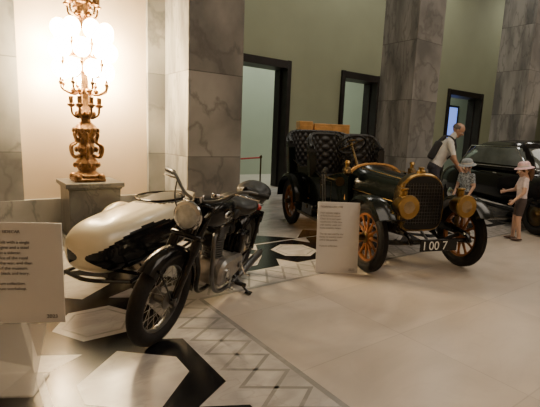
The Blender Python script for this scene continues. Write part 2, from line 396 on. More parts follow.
# ---------------------------------------------------------------- motorcycle with sidecar
def wire_wheel(q,c,R,tr,hubr=.05,hubw=.09,n=36):
    x,y,z=c
    q.torus(c,R-tr,tr,'rubber',seg=56,rs=12)
    for k in (-.5,.5): q.torus((x,y+k*tr*.9,z),R-tr*.35,tr*.2,'rubber',seg=56,rs=6)
    ri=R-2*tr+.012
    q.ring([(ri,-.026),(ri-.014,-.02),(ri-.02,0),(ri-.014,.02),(ri,.026),(ri+.012,.03),(ri+.012,-.03)],'steel',c,seg=56)
    q.lathe([(.012,-hubw/2-.02),(.025,-hubw/2-.018),(hubr,-hubw/2),(hubr,-hubw/2+.01),(hubr*.6,-hubw/2+.02),(hubr*.6,hubw/2-.02),(hubr,hubw/2-.01),(hubr,hubw/2),(.025,hubw/2+.018),(.012,hubw/2+.02)],'steel',c,(0,1,0),20)
    for i in range(n):
        a=2*pi*i/n; s=1 if i%2 else -1; b=a+(.35 if (i//2)%2 else -.35)
        q.tube([(x+hubr*.9*math.cos(a),y+s*hubw*.45,z+hubr*.9*math.sin(a)),(x+(ri-.015)*math.cos(b),y,z+(ri-.015)*math.sin(b))],.0016,'alu',seg=4)
e=P(-.34,4.13); fpt=P(-.75,2.70)
ang=math.atan2(fpt.y-e.y,fpt.x-e.x); WB=(fpt-e).length
moto=empty('sidecar_motorcycle',(e.x,e.y,.012),(0,0,ang))
LEAN=Matrix.Rotation(math.radians(-10),4,'X')
R=.335
q=MB(); q.M=LEAN
wire_wheel(q,(0,0,R),R,.05,.07,.12)
q.fender((0,0,R),R+.045,-12,168,.16,'black',.035,.03)
ST=LEAN@Matrix.Translation((WB-.25,0,0))@Matrix.Rotation(math.radians(-3),4,'Z')@Matrix.Translation((-(WB-.25),0,0))
q.M=ST
wire_wheel(q,(WB,0,R),R,.052,.065,.11)
q.fender((WB,0,R),R+.035,45,190,.135,'black',.03,.025)
ax=Vector((WB,0,R)); dr=Vector((-.46,0,.888)).normalized()
for s in (-1,1):
    y=s*.088
    b=Vector((WB-.01,y,R)); 
    q.tube([b,b+dr*.34],[.027,.03],'black',seg=12); q.tube([b+dr*.33,b+dr*.42],.036,'black',seg=12); q.tube([b+dr*.40,b+dr*.70],.026,'black',seg=12)
    q.cyl(b,.03,.05,'steel',(0,1,0),14)
    q.tube([b+Vector((0,s*-.0,-.02)),(WB+.20,y*.8,R+.28)],.006,'black',seg=6)
    q.tube([b,(WB-.24,y*.75,R+.26)],.006,'black',seg=6)
top=ax+dr*.66
q.box(ax+dr*.45,(.07,.24,.035),'black',rot=(0,-.48,0),bev=.01); q.box(ax+dr*.68,(.08,.25,.03),'black',rot=(0,-.48,0),bev=.01)
q.tube([ax+dr*.44,ax+dr*.72],.03,'black',seg=12)
hl=Vector((WB-.19,0,.885))
q.lathe([(0,-.16),(.03,-.155),(.065,-.13),(.09,-.07),(.1,0),(.102,.02)],'black',hl,(1,0,-.05),28)
q.lathe([(.1,.0),(.108,.012),(.106,.03),(.092,.04)],'chrome',hl,(1,0,-.05),28)
q.lathe([(.094,.03),(.08,.042),(.05,.052),(0,.058)],'glass',hl,(1,0,-.05),28)
for s in (-1,1): q.tube([hl+Vector((-.03,s*.1,0)),hl+Vector((-.1,s*.1,.03))],.012,'chrome',seg=8)
hb=top+Vector((.0,0,.05))
q.tube([(hb.x-.20,-.42,hb.z+.12),(hb.x-.08,-.28,hb.z+.13),(hb.x,-.10,hb.z+.02),(hb.x,.10,hb.z+.02),(hb.x-.08,.28,hb.z+.13),(hb.x-.20,.42,hb.z+.12)],.0125,'steel',seg=10,sm=8)
for s in (-1,1):
    q.tube([(hb.x-.11,s*.31,hb.z+.13),(hb.x-.21,s*.43,hb.z+.12)],.019,'blackm',seg=10)
    q.tube([(hb.x-.05,s*.24,hb.z+.11),(hb.x-.04,s*.30,hb.z+.11),(hb.x-.12,s*.40,hb.z+.095)],.006,'chrome',seg=6,sm=4)
    q.tube([(hb.x-.06,s*.24,hb.z+.11),(hb.x+.06,s*.16,hb.z-.02),(hb.x+.02,s*.07,hb.z-.2),(hb.x-.12,s*.04,hb.z-.3)],.005,'blackm',seg=6,sm=6)
q.cyl((hb.x+.02,0,hb.z+.03),.04,.05,'chrome',(.4,0,1),20)
q.build('wheels_fork_handlebar',moto)
q=MB(); q.M=LEAN
hd=Vector((WB-.31,0,.80))
q.tube([hd+Vector((.03,0,-.1)),hd+Vector((-.03,0,.10))],.032,'black',seg=12)
q.tube([hd+Vector((0,0,.06)),(.35,0,.72)],.02,'black',seg=10)
q.tube([hd+Vector((.02,0,-.07)),(.98,0,.40),(.90,0,.17),(.40,0,.15)],.019,'black',seg=10,sm=6)
q.tube([(.35,0,.72),(.36,0,.17)],.018,'black',seg=10)
for s in (-1,1):
    q.tube([(.36,s*.05,.2),(0,s*.10,R)],.013,'black',seg=8); q.tube([(.35,s*.04,.70),(0,s*.10,R)],.012,'black',seg=8)
    q.tube([(-.02,s*.11,R),(-.10,s*.11,.66)],.022,'black',seg=10)
    q.cyl((0,s*.09,R),.03,.05,'steel',(0,1,0),12)
q.tube([(.36,0,.72),(-.2,0,.74)],.014,'black',seg=8)
secs=[]
for x,w,z0,z1 in ((1.16,.03,.82,.87),(1.12,.09,.78,.93),(1.0,.135,.745,.965),(.85,.145,.735,.965),(.70,.125,.74,.94),(.58,.085,.75,.905),(.50,.04,.77,.87)):
    secs.append([(x,w*(1 if math.cos(a)>0 else -1)*abs(math.cos(a))**.7,(z0+z1)/2+(z1-z0)/2*(1 if math.sin(a)>0 else -1)*abs(math.sin(a))**.75) for a in [2*pi*i/24 for i in range(24)]])
q.loft(secs,'black')
q.cyl((.88,0,.975),.035,.03,'chrome')
for s in (-1,1):
    q.sphere((.9,s*.135,.86),(.075,.018,.03),'chrome'); q.sphere((.9,s*.140,.86),(.065,.016,.022),'black'); q.sphere((.68,s*.125,.82),(.07,.02,.04),'blackm')
q.cyl((.72,0,.32),.135,.15,'alu',(0,1,0),32,bev=.02); q.cyl((.72,0,.32),.10,.25,'alu',(0,1,0),28,bev=.02)
q.cyl((.50,0,.33),.09,.20,'alu',(0,1,0),24,bev=.02); q.box((.61,0,.30),(.26,.15,.2),'alu',bev=.03,seg=3)
sec=[]
for y,g in ((.09,0),(.13,0),(.155,-.02),(.16,-.05)):
    pts=[]
    for i in range(32):
        a=2*pi*i/32; cx=.74 if math.cos(a)>0 else .42; rr=(.115 if math.cos(a)>0 else .095)+g
        pts.append((cx+rr*math.cos(a),y,.32+rr*math.sin(a)))
    sec.append(pts)
q.loft(sec,'alu'); q.cyl((.74,.165,.32),.045,.02,'chrome',(0,1,0),20); q.cyl((.45,.165,.32),.03,.02,'steel',(0,1,0),16)
q.lathe([(.12,0),(.11,.03),(.06,.045),(0,.05)],'alu',(.76,-.12,.33),(0,-1,0),24)
T0=q.M
q.M=T0@Matrix.Translation((.745,0,.42))@Matrix.Rotation(.06,4,'Y')
q.cyl((0,0,.13),.055,.28,'steel')
for i in range(9): q.cyl((0,0,.03+i*.021),.088,.008,'steel',seg=24)
for i in range(5): q.box((0,0,.225+i*.017),(.19,.17,.007),'steel',bev=.002)
q.box((0,0,.315),(.15,.11,.04),'alu',bev=.015,seg=2); q.cyl((.03,.05,.32),.025,.09,'chrome'); q.cyl((-.03,-.05,.32),.02,.09,'chrome')
q.M=T0
q.cyl((.60,0,.62),.03,.1,'alu',(1,0,0)); q.cyl((.55,0,.6),.025,.12,'alu'); q.cyl((.48,.0,.62),.06,.1,'blackm',(1,0,0))
q.tube([(.82,.04,.67),(.93,.07,.66),(.97,.10,.52),(.92,.11,.30),(.80,.12,.17),(.55,.13,.13),(.3,.15,.17)],.018,'steel',seg=12,sm=8)
q.tube([(.35,.15,.17),(.28,.15,.18),(.22,.15,.19),(-.2,.15,.24),(-.30,.15,.25)],[.02,.034,.038,.038,.018],'steel',seg=14)
q.box((.34,.11,.50),(.2,.08,.2),'black',bev=.03,seg=3); q.box((.34,-.11,.50),(.2,.08,.2),'black',bev=.03,seg=3)
q.lathe([(.05,-.06),(.06,-.04),(.06,.04),(.05,.06)],'blackm',(.88,.0,.62),(0,1,0),16)
q.box((.15,.10,R+.04),(.38,.03,.06),'black',rot=(0,0,0),bev=.015,seg=2)
for s in (-1,1):
    q.tube([(.58,s*.1,.2),(.58,s*.27,.2)],.008,'steel'); q.tube([(.58,s*.2,.2),(.58,s*.30,.2)],.018,'blackm',seg=10)
q.tube([(.42,.17,.33),(.36,.2,.22),(.36,.26,.21)],.008,'chrome',sm=3)
q.tube([(.62,.17,.26),(.76,.21,.22),(.78,.26,.22)],.007,'chrome',sm=3)
q.tube([(.38,.08,.2),(.38,.28,.055)],.012,'black',seg=8); q.box((.38,.285,.055),(.06,.06,.012),'black')
def saddle(cx,cz,L,W,hh0=.045):
    secs=[]
    for t in [i/10 for i in range(11)]:
        x=cx+L*(.5-t); w=W*(.26+.74*min(1,(t*1.6))**1.1)*(1 if t<.85 else (1-(t-.85)*2.2)); zt=cz+.02*math.cos(t*pi*2)+.02*t; hh=hh0+.035*t
        if t in (0,1): w*=.5;hh*=.5
        secs.append([(x,w/2*math.cos(a),zt-hh*.5+hh*(.7 if math.sin(a)>0 else 1)*math.sin(a)) for a in [2*pi*i/20 for i in range(20)]])
    q.loft(secs,'leather')
    for s in (-1,1):
        pts=[(cx-L*.28+.022*math.cos(k*.9),s*W*.28+.022*math.sin(k*.9),cz-.17+k*.0042) for k in range(30)]
        q.tube(pts,.005,'steel',seg=5)
saddle(.42,.87,.40,.38,.065); saddle(.0,.94,.38,.35,.08)
q.tube([(.18,0,.76),(.1,0,.82),(-.15,0,.84)],.012,'black',sm=4)
q.box((-.33,0,.60),(.03,.16,.12),'black',rot=(0,-.3,0)); q.sphere((-.36,0,.68),(.035,.04,.035),'redl')
q.build('frame_engine_saddles',moto)
# sidecar
q=MB(); yc=-.87
secs=[]
for x,w,z0,z1 in ((1.17,.04,.38,.48),(1.14,.16,.31,.57),(1.07,.24,.26,.63),(.92,.29,.23,.68),(.65,.32,.21,.71),(.3,.33,.21,.73),(-.05,.32,.22,.76),(-.4,.28,.26,.78),(-.65,.20,.32,.74),(-.8,.11,.42,.66),(-.86,.02,.5,.56)):
    secs.append([(x,yc+w*(1 if math.cos(a)>0 else -1)*abs(math.cos(a))**.75,(z0+z1)/2+(z1-z0)/2*(1 if math.sin(a)>0 else -1)*abs(math.sin(a))**.8) for a in [2*pi*i/96 for i in range(96)]])
def refine(secs,k=5):
    out=[];n=len(secs)
    for i in range(n-1):
        for t in range(k):
            t/=k
            q0=secs[max(i-1,0)];q1=secs[i];q2=secs[i+1];q3=secs[min(i+2,n-1)]
            row=[]
            for a,b,c_,d in zip(q0,q1,q2,q3):
                a,b,c_,d=map(Vector,(a,b,c_,d)); v=.5*((2*b)+(c_-a)*t+(2*a-5*b+4*c_-d)*t*t+(3*b-a-3*c_+d)*t**3); row.append(v)
            out.append(row)
    out.append([Vector(v) for v in secs[-1]]); return out
def scm(cc):
    if ((cc.x-.55)/.62)**2+((cc.z-.41)/.205)**2<1 and cc.y>yc-.16: return 'black'
    if cc.z>.60 and ((cc.x+.05)/.36)**2+((cc.y-yc)/.22)**2<1: return 'leather'
    return 'creamp'
q.loft(refine(secs,10),'creamp',matf=scm)
q.torus((-.03,yc,.755),.25,.012,'black',(.06,0,1),40,8)
q.tube([(1.0,yc-.32,.20),(-.7,yc-.32,.24)],.018,'black'); q.tube([(1.0,yc+.34,.20),(-.7,yc+.34,.24)],.018,'black')
q.tube([(1.0,yc-.32,.20),(1.1,yc,.20),(1.0,yc+.34,.20)],.018,'black',sm=5)
for x in (.85,.1,-.35): q.tube([(x,yc-.32,.22),(x,-.06,.22)],.016,'black')
q.tube([(.6,yc+.3,.22),(.45,0,.62)],.013,'black')
wire_wheel(q,(.05,yc-.45,.31),.31,.045,.05,.09)
q.tube([(.05,yc-.45,.31),(.05,yc-.2,.26)],.018,'black')
q.fender((.05,yc-.45,.31),.36,5,185,.16,'creamp',.03,.05)
q.sphere((.40,yc-.45,.46),(.035,.03,.03),'chrome')
q.build('sidecar',moto)
# ---------------------------------------------------------------- veteran touring car
ra=P(.95,7.12); fa=P(1.68,4.70)
cang=math.atan2(fa.y-ra.y,fa.x-ra.x); CW=(fa-ra).length
car=empty('veteran_touring_car',(ra.x,ra.y,.004),(0,0,cang))
WR=.385; TY=.62
def artillery(q,c,side,brake=False):
    x,y,z=c
    q.torus(c,WR-.05,.05,'rubber',seg=56,rs=12)
    for k in (-.022,0,.022): q.torus((x,y+k,z),WR-.006,.006,'rubber',seg=56,rs=6)
    q.ring([(.295,-.035),(.295,.035),(.268,.028),(.268,-.028)],'blackm',c,seg=48)
    q.ring([(.27,-.024),(.27,.024),(.243,.02),(.243,-.02)],'spoke',c,seg=48)
    for i in range(12):
        a=2*pi*i/12; d=Vector((math.cos(a),0,math.sin(a)))
        q.tube([Vector(c)+d*.055,Vector(c)+d*.10,Vector(c)+d*.20,Vector(c)+d*.25],[.024,.018,.013,.019],'spoke',seg=8)
    q.cyl(c,.075,.07,'spoke',(0,1,0),24); q.lathe([(.07,0),(.07,.01),(.04,.02),(.035,.07),(.03,.085),(0,.09)],'dbrass',(x,y+side*.03,z),(0,side,0),20)
    if brake: q.cyl((x,y-side*.06,z),.15,.06,'blackm',(0,1,0),28)
q=MB()
for s in (-1,1):
    artillery(q,(CW,s*TY,WR),s); artillery(q,(0,s*TY,WR),s,True)
q.tube([(CW,-TY,.38),(CW,-.5,.36),(CW,-.3,.30),(CW,.3,.30),(CW,.5,.36),(CW,TY,.38)],.022,'blackm',sm=4); q.tube([(0,-TY,.385),(0,TY,.385)],.04,'blackm'); q.sphere((0,0,.37),(.13,.12,.12),'blackm')
for s in (-1,1):
    y=s*.36
    q.box((1.15,y,.50),(3.2,.05,.09),'black')
    q.tube([(2.72,y,.50),(2.9,y,.47),(2.97,y,.40)],[.035,.028,.02],'black',sm=4)
    for k in range(4):
        f=1-k*.2
        q.tube([(CW-.40*f,y,.42-.03*(1-f)),(CW,y,.34-k*.012),(CW+.40*f,y,.40-.03*(1-f))],.014,'blackm',sm=6,seg=6)
        q.tube([(-.42*f,y+s*.06,.42),(0,y+s*.06,.36-k*.012),(.42*f,y+s*.06,.42)],.014,'blackm',sm=6,seg=6)
    q.fender((0,s*TY,WR),.47,5,175,.25,'cargreen',.02,.03); q.fender((CW,s*TY,WR),.47,35,165,.25,'cargreen',.02,.03)
    q.loft([[(x,s*TY-.12,z),(x,s*TY+.12,z),(x,s*TY+.12,z-.008),(x,s*TY-.12,z-.008)] for x,z in ((CW-.45,.50),(CW-.52,.40),(CW-.62,.345),(CW-.75,.335),(.65,.335),(.55,.36),(.47,.42))],'cargreen')
    q.loft([[(x,s*TY-.12,z),(x,s*TY+.12,z),(x,s*TY+.12,z-.008),(x,s*TY-.12,z-.008)] for x,z in ((CW+.38,.65),(CW+.46,.66),(CW+.52,.68))],'cargreen')
    q.box((1.2,s*TY,.33),(1.15,.22,.02),'blackm'); q.box((1.2,s*(TY+.115),.33),(1.15,.012,.035),'dbrass')
    q.box((1.2,s*.46,.44),(1.2,.02,.18),'cargreen')
    for x in (.8,1.6): q.tube([(x,s*.37,.46),(x,s*.7,.33)],.012,'black')
q.box((.95,-.64,.42),(.4,.17,.16),'black',bev=.01); q.box((.95,-.73,.46),(.06,.01,.05),'dbrass')
q.build('chassis_wheels_fenders',car)
q=MB()
path=[(1.62,.40),(1.35,.44),(.95,.48),(.55,.50),(.2,.50),(-.2,.50),(-.45,.46),(-.58,.33),(-.62,.15)]
path=path+[(-.62,-.15)]+[(x,-y) for x,y in path[::-1][1:]]
zt=[1.02,.97,.86,1.00,.96,1.06,1.16,1.2,1.2]; zt=zt+[1.2]+zt[::-1][1:]
secs=[]
for (x,y),z in zip(path,zt):
    n=Vector((0.15*(x-.5) if abs(y)<.4 else 0,y,0)).normalized(); 
    if x<-.5: n=Vector((-.8,y,0)).normalized()
    o=lambda d,zz:(x+n.x*d,y+n.y*d,zz)
    secs.append([o(0,.50),o(.02,.62),o(.03,.75),o(.035+(.03 if x<.6 else 0),z-.03),o(.03+(.03 if x<.6 else 0),z),o(-.01,z),o(-.01,.5)])
q.loft(secs,'cargreen',closed=True,caps=True)
q.tube([(s_[4][0],s_[4][1],s_[4][2]+.004) for s_ in secs],.006,'dbrass',seg=6)
q.box((.5,0,.54),(2.2,.92,.05),'blackm')
for s in (-1,1):
    for x0,x1 in ((.98,1.32),(.28,.52)):
        q.tube([(x0,s*.525,.58),(x0,s*.535,.85),(x1,s*.53,.86),(x1,s*.525,.58)],.004,'dbrass',seg=5)
    q.tube([(1.02,s*.54,.78),(1.10,s*.56,.78)],.008,'brass')
def shield(x,w,z0,z1,n=28):
    pts=[]
    for i in range(n):
        a=2*pi*i/n; ca,sa=math.cos(a),math.sin(a)
        e1=.45 if sa<0 else .75
        pts.append((x,w*(1 if ca>0 else -1)*abs(ca)**e1,(z0+z1)/2+(z1-z0)/2*(1 if sa>0 else -1)*abs(sa)**(.45 if sa<0 else .8)))
    return pts
RX=2.46
q.loft([shield(RX,.25,.50,1.04),shield(2.1,.275,.51,1.05),shield(1.75,.31,.52,1.07),shield(1.62,.36,.52,1.10),shield(1.56,.40,.52,1.12)],'hoodgreen')
q.loft([shield(1.56,.44,.50,1.14),shield(1.52,.44,.50,1.14)],'wood')
q.loft([shield(RX-.01,.28,.46,1.08),shield(RX+.02,.295,.44,1.10),shield(RX+.11,.295,.44,1.10)],'dbrass')
q.loft([shield(RX+.11,.295,.44,1.10),shield(RX+.13,.28,.455,1.085)],'brass')
q.loft([shield(RX+.12,.268,.465,1.07),shield(RX+.137,.268,.465,1.07)],'blackm')
for i in range(15):
    y=-.245+.035*i; q.box((RX+.14,y,.76),(.006,.003,.46),'steel',bev=0)
for i in range(12):
    q.box((RX+.14,0,.55+.038*i),(.006,.46,.003),'steel',bev=0)
q.lathe([(.05,0),(.05,.03),(.03,.045),(.035,.07),(.0,.08)],'brass',(RX+.06,0,1.09),(0,0,1),20)
for s in (-1,1):
    q.tube([(RX,s*.17,1.015),(1.6,s*.23,1.075)],.005,'brass'); q.tube([(RX,s*.262,.76),(1.6,s*.36,.80)],.005,'brass')
    for i in range(9): q.box((1.75+i*.07,s*(.317-.0055*i),.66),(.012,.03,.16),'black',bev=.003)
    c0=Vector((2.80,s*.36,.77))
    q.lathe([(0,-.15),(.05,-.145),(.085,-.11),(.1,-.05),(.115,.0),(.125,.05),(.128,.06),(.12,.075),(.11,.07)],'brass',c0,(1,0,0),28)
    q.lathe([(.113,.055),(.09,.065),(.04,.075),(0,.078)],'aglass',c0,(1,0,0),28)
    q.cyl(c0+Vector((-.05,0,.13)),.04,.08,'brass',bev=.01); q.cyl(c0+Vector((-.05,0,.18)),.05,.015,'brass')
    q.tube([c0+Vector((-.02,s*-.05,-.11)),(2.72,s*.36,.50)],.014,'dbrass'); q.tube([c0+Vector((-.05,s*.0,-.11)),(2.75,s*.36,.52)],.014,'dbrass')
    c1=Vector((1.66,s*.48,1.04))
    q.box(c1,(.08,.08,.10),'dbrass',bev=.012); q.cyl(c1+Vector((.045,0,0)),.032,.03,'aglass',(1,0,0)); q.cyl(c1+Vector((0,0,.07)),.025,.06,'brass'); q.lathe([(.04,0),(.025,.03),(0,.035)],'brass',c1+Vector((0,0,.10)),seg=14)
    q.tube([c1+Vector((0,0,-.05)),(1.58,s*.40,.95)],.01,'dbrass')
q.box((2.93,0,.375),(.012,.46,.13),'black',bev=.005); q.tube([(2.9,-.36,.42),(2.9,.36,.42)],.013,'black')
q.tube([(2.62,0,.45),(2.75,0,.38),(2.82,0,.36)],.014,'steel',sm=3)
sc_=Vector((1.06,-.13,1.36)); sd=Vector((-.62,0,.78)).normalized()
q.tube([sc_,(1.60,-.13,.68)],.017,'dbrass',seg=10); q.torus(sc_,.205,.014,'blackm',sd,40,10)
u=Vector((0,1,0)); v=sd.cross(u)
for k in range(4):
    a=pi/4+k*pi/2; q.tube([sc_,sc_+(u*math.cos(a)+v*math.sin(a))*.2],.008,'dbrass',seg=6)
q.torus(sc_+sd*.03,.07,.006,'brass',sd,24,6); q.cyl(sc_,.03,.05,'dbrass',sd)
q.lathe([(.015,0),(.018,.1),(.03,.15),(.055,.18),(.06,.185)],'dbrass',(1.5,-.56,.90),(1,-.1,0),20); q.tube([(1.5,-.56,.90),(1.3,-.60,.92),(1.2,-.56,.96)],.012,'dbrass',sm=4); q.sphere((1.17,-.56,.99),(.04,.04,.055),'blackm')
for x in (1.25,1.33): q.tube([(x,-.60,.5),(x-.08,-.60,.95)],.009,'steel'); q.sphere((x-.08,-.60,.97),.018,'blackm')
q.build('coachwork',car)
def tuft(q,cx,cy,hw,z0,z1,dep,nu,nv):
    NU=nu*8;NV=nv*8; rows=[];outer=[]
    for j in range(NV+1):
        v=j/NV; row=[];orow=[]
        for i in range(NU+1):
            u_=i/NU*2-1; a=u_*pi/2
            px=-dep*abs(math.cos(a))**.55; py=hw*(1 if math.sin(a)>0 else -1)*abs(math.sin(a))**.6
            n=Vector((-px/dep/dep if dep else 0, -py/hw/hw*1.0,0)); n=n.normalized() if n.length>0 else Vector((1,0,0))
            side=abs(u_)**3
            zz=z0+(z1-z0-(.20*side))*v
            A=(i/8+j/8);B=(i/8-j/8)
            puff=.018*(abs(math.sin(A*pi))**.6*abs(math.sin(B*pi))**.6)
            rec=-.05*v
            roll=.04*math.sin(min(1,v)*pi)
            pt=Vector((cx+px+rec,cy+py,zz))
            row.append(pt+n*(.03+puff+roll*.4)); orow.append(pt-n*(.045+.02*v))
        rows.append(row);outer.append(orow)
    full=[r_+o_[::-1] for r_,o_ in zip(rows,outer)]
    nfr=NU+1
    vs=[p_ for r_ in full for p_ in r_]; n=len(full[0]); fs=[];ms=[]
    for j in range(NV):
        for i in range(n):
            k=(i+1)%n; fs.append([j*n+i,j*n+k,(j+1)*n+k,(j+1)*n+i]); ms.append('leather' if i<nfr or j>NV-6 else 'cargreen')
    for i in range(NU):
        fs.append([NV*n+i,NV*n+i+1,NV*n+n-2-i,NV*n+n-1-i]); ms.append('leather')
    q.add(vs,fs,ms)
    q.tube([(r_+o_)/2+Vector((0,0,.012)) for r_,o_ in zip(rows[-1],outer[-1])],.035,'leather',seg=8)
    for j in range(1,nv*1):
        for i in range(1,nu):
            for (jj,ii) in ((j*8,i*8),(j*8-4,i*8-4)):
                q.sphere(rows[jj][ii],.009,'blackm',seg=6,n=4)
q=MB()
tuft(q,-.15,0,.58,.84,1.53,.36,14,5)
q.box((.08,0,.82),(.52,.96,.16),'leather',bev=.05,seg=3); q.box((.05,0,.66),(.5,.9,.2),'cargreen')
for s in (-1,1):
    tuft(q,.75,s*.29,.28,.86,1.48,.24,8,5)
    q.box((.88,s*.29,.84),(.44,.46,.14),'leather',bev=.05,seg=3)
q.box((.86,0,.66),(.44,.92,.24),'cargreen')
q.build('tufted_seats',car)
text('plate_text','I 00 7',.13,'white',car,(2.942,-.20,.33),(pi/2,0,pi/2))
# ---------------------------------------------------------------- black sedan
sd_=P(5.05,8.25); sang=ANG(.10,-.995)
sedan=empty('black_sedan',(sd_.x,sd_.y,.004),(0,0,sang))
q=MB()
def sec2(x,w,z0,z1,n=32,e=.6):
    return [(x,w*(1 if math.cos(a)>0 else -1)*abs(math.cos(a))**e,(z0+z1)/2+(z1-z0)/2*(1 if math.sin(a)>0 else -1)*abs(math.sin(a))**e) for a in [2*pi*i/n for i in range(n)]]
q.loft(refine([sec2(*t) for t in ((-2.2,.25,.45,.62),(-2.12,.5,.36,.8),(-1.8,.66,.3,.95),(-1.2,.76,.28,1.05),(-.4,.80,.27,1.07),(.4,.80,.27,1.07),(1.0,.70,.28,1.06),(1.5,.50,.32,1.03),(1.95,.36,.36,.98),(2.1,.25,.4,.9))],4),'black')
zs=[.98,1.03,1.08,1.13,1.2,1.27,1.34,1.40,1.44,1.48,1.51,1.535,1.55]
rws=[]
def lerp(t,ks):
    for (a,b),(c_,d) in zip(ks,ks[1:]):
        if t<=c_: return b+(d-b)*(t-a)/(c_-a)
    return ks[-1][1]
for z in zs:
    xr=lerp(z,[(.98,-1.65),(1.2,-1.42),(1.4,-1.12),(1.5,-.8),(1.55,-.35)]); xf=lerp(z,[(.98,1.02),(1.2,.84),(1.4,.60),(1.5,.40),(1.55,.05)]); hw=lerp(z,[(.98,.76),(1.2,.72),(1.4,.64),(1.5,.52),(1.55,.25)])
    n=120; rws.append([((xr+xf)/2+(xf-xr)/2*(1 if math.cos(a)>0 else -1)*abs(math.cos(a))**.42,hw*(1 if math.sin(a)>0 else -1)*abs(math.sin(a))**.42,z) for a in [2*pi*(i+.5)/n for i in range(n)]])
def gm(c_):
    z=c_.z
    if 1.09<z<1.405:
        xf=lerp(z,[(.98,1.02),(1.2,.84),(1.4,.60)]); xr=lerp(z,[(.98,-1.65),(1.2,-1.42),(1.4,-1.12)])
        if c_.x>xf-.06 and abs(c_.y)<.60 and abs(c_.y)>.02: return 'cglass'
        if abs(c_.y)>.55 and (xr+.30<c_.x<-.48 or -.38<c_.x<xf-.13): return 'cglass'
        if c_.x<xr+.06 and abs(c_.y)<.42: return 'cglass'
    return 'black'
q.loft(rws,'black',matf=gm)
for s in (-1,1):
    q.sphere((1.38,s*.66,.62),(.72,.21,.37),'black',seg=28,n=16); q.sphere((-1.35,s*.70,.60),(.66,.18,.36),'black',seg=28,n=16)
    q.box((0,s*.80,.30),(1.7,.14,.04),'blackm'); q.tube([(-1.1,s*.79,1.03),(1.0,s*.73,1.05),(1.9,s*.36,.97)],.009,'chrome')
    for x in (1.38,-1.32):
        c_=(x,s*.80,.335); q.torus(c_,.265,.07,'rubber',seg=40); q.ring([(.2,-.05),(.2,.062),(.23,.068),(.25,.05),(.25,-.05)],'blackm',c_,seg=40)
        q.lathe([(.2,0),(.19,.03),(.12,.04),(.10,.06),(.05,.085),(0,.09)],'chrome' if x<0 else 'dbrass',(x,s*.81,.335),(0,s,0),28)
    q.lathe([(0,-.12),(.07,-.09),(.1,0),(.1,.03)],'black',(1.95,s*.58,.78),(1,0,0),24); q.lathe([(.1,.02),(.105,.035),(.09,.045),(0,.06)],'glass',(1.95,s*.58,.78),(1,0,0),24)
    for x in (.1,-.75): q.tube([(x,s*.815,.92),(x+.12,s*.82,.92)],.012,'chrome')
    q.tube([(-1.28,s*.66,1.09),(-1.02,s*.64,1.41),(.44,s*.645,1.415),(.78,s*.70,1.09)],.008,'chrome',seg=6)
for x in (2.32,-2.36): q.tube([(x-.12*(1 if x>0 else -1),-.8,.45),(x,-.4,.45),(x,.4,.45),(x-.12*(1 if x>0 else -1),.8,.45)],.045,'chrome',sm=4)
for x in (2.2,-2.2):
    for s in (-.4,.4): q.tube([(x-.2*(1 if x>0 else -1),s,.42),(x*1.05,s,.45)],.02,'steel')
for i in range(7): q.box((2.1,(i-3)*.07,.72),(.05,.02,.38),'chrome')
q.build('sedan_body',sedan)
# ---------------------------------------------------------------- signs
T1="MOTORCYCLE WITH SIDECAR\n\nThis motorcycle was built with a single\ncylinder four stroke engine and a steel\nframe and was joined to a sidecar.\nIt was used in the service of the royal\ncourt until the end of the war, and then\nkept in the collection of the museum.\nThe sidecar is painted black and ivory.\n\nDonated to the museum collection.\nRestored in the museum workshop."
T2="TOURING CAR, 1908\n\nFour cylinder engine\nof forty horse power\nChain drive and open\ncoachwork of the time\nwith leather seats and\nbrass acetylene lamps.\n\nThe car was used by the\nfamily on country tours\nand at the parades.\n\nMuseum collection"
def sign(name,pl,fc,w,h,z0,tilt,body,ts,foot=False,tx=.03):
    e=empty(name,(pl.x,pl.y,0),(0,0,fc))
    q=MB()
    if foot:
        q.box((0,.0,z0+h/2),(w,.008,h),'whites',rot=(tilt,0,0),bev=.002)
        L=math.hypot(z0-.02,.22); q.box((-.05,-.11-.006,z0/2+.005),(w-.10,.008,L),'acryl',rot=(-math.atan2(.22,z0-.02),0,0),bev=.003)
        q.box((-.05,-.11,.010),(w-.10,.23,.012),'acryl',bev=.003)
        q.box((-.05,.018,z0/2+.03),(w-.3,.012,z0+.04),'acryl',bev=.003)
    else:
        q.box((0,0,z0+h/2*math.cos(tilt)),(w,.008,h),'whites',rot=(-tilt,0,0),bev=.002)
        q.tube([(0,.02+h*.4*math.sin(tilt),h*.8),(0,.26,.012)],.008,'steel')
    q.build('panel',e)
    tl=tilt if foot else -tilt
    cz=z0+h/2*(1 if foot else math.cos(tilt))
    rot=Matrix.Rotation(tl,4,'X')
    off=rot@Vector((-w/2+tx,-.006,h/2-.06)); 
    text('panel_text',body,ts,'ink',e,(off.x,off.y,cz+off.z),(pi/2+tl,0,0),1.25,.0006)
    off=rot@Vector((w/2-.10,-.006,-h/2+.03)); text('logo',"2023",ts*1.3,'ink',e,(off.x,off.y,cz+off.z),(pi/2+tl,0,0))
p1=P(-1.47,2.26)
a1=ANG(1,.12)
sign('information_sign',p1,a1,.62,.59,.33,.0,T1,.024,foot=True,tx=.07)
p2=P(.745,4.42); a2=ANG(1,.06)
sign('information_sign',p2,a2,.46,.77,.006,.10,T2,.026)
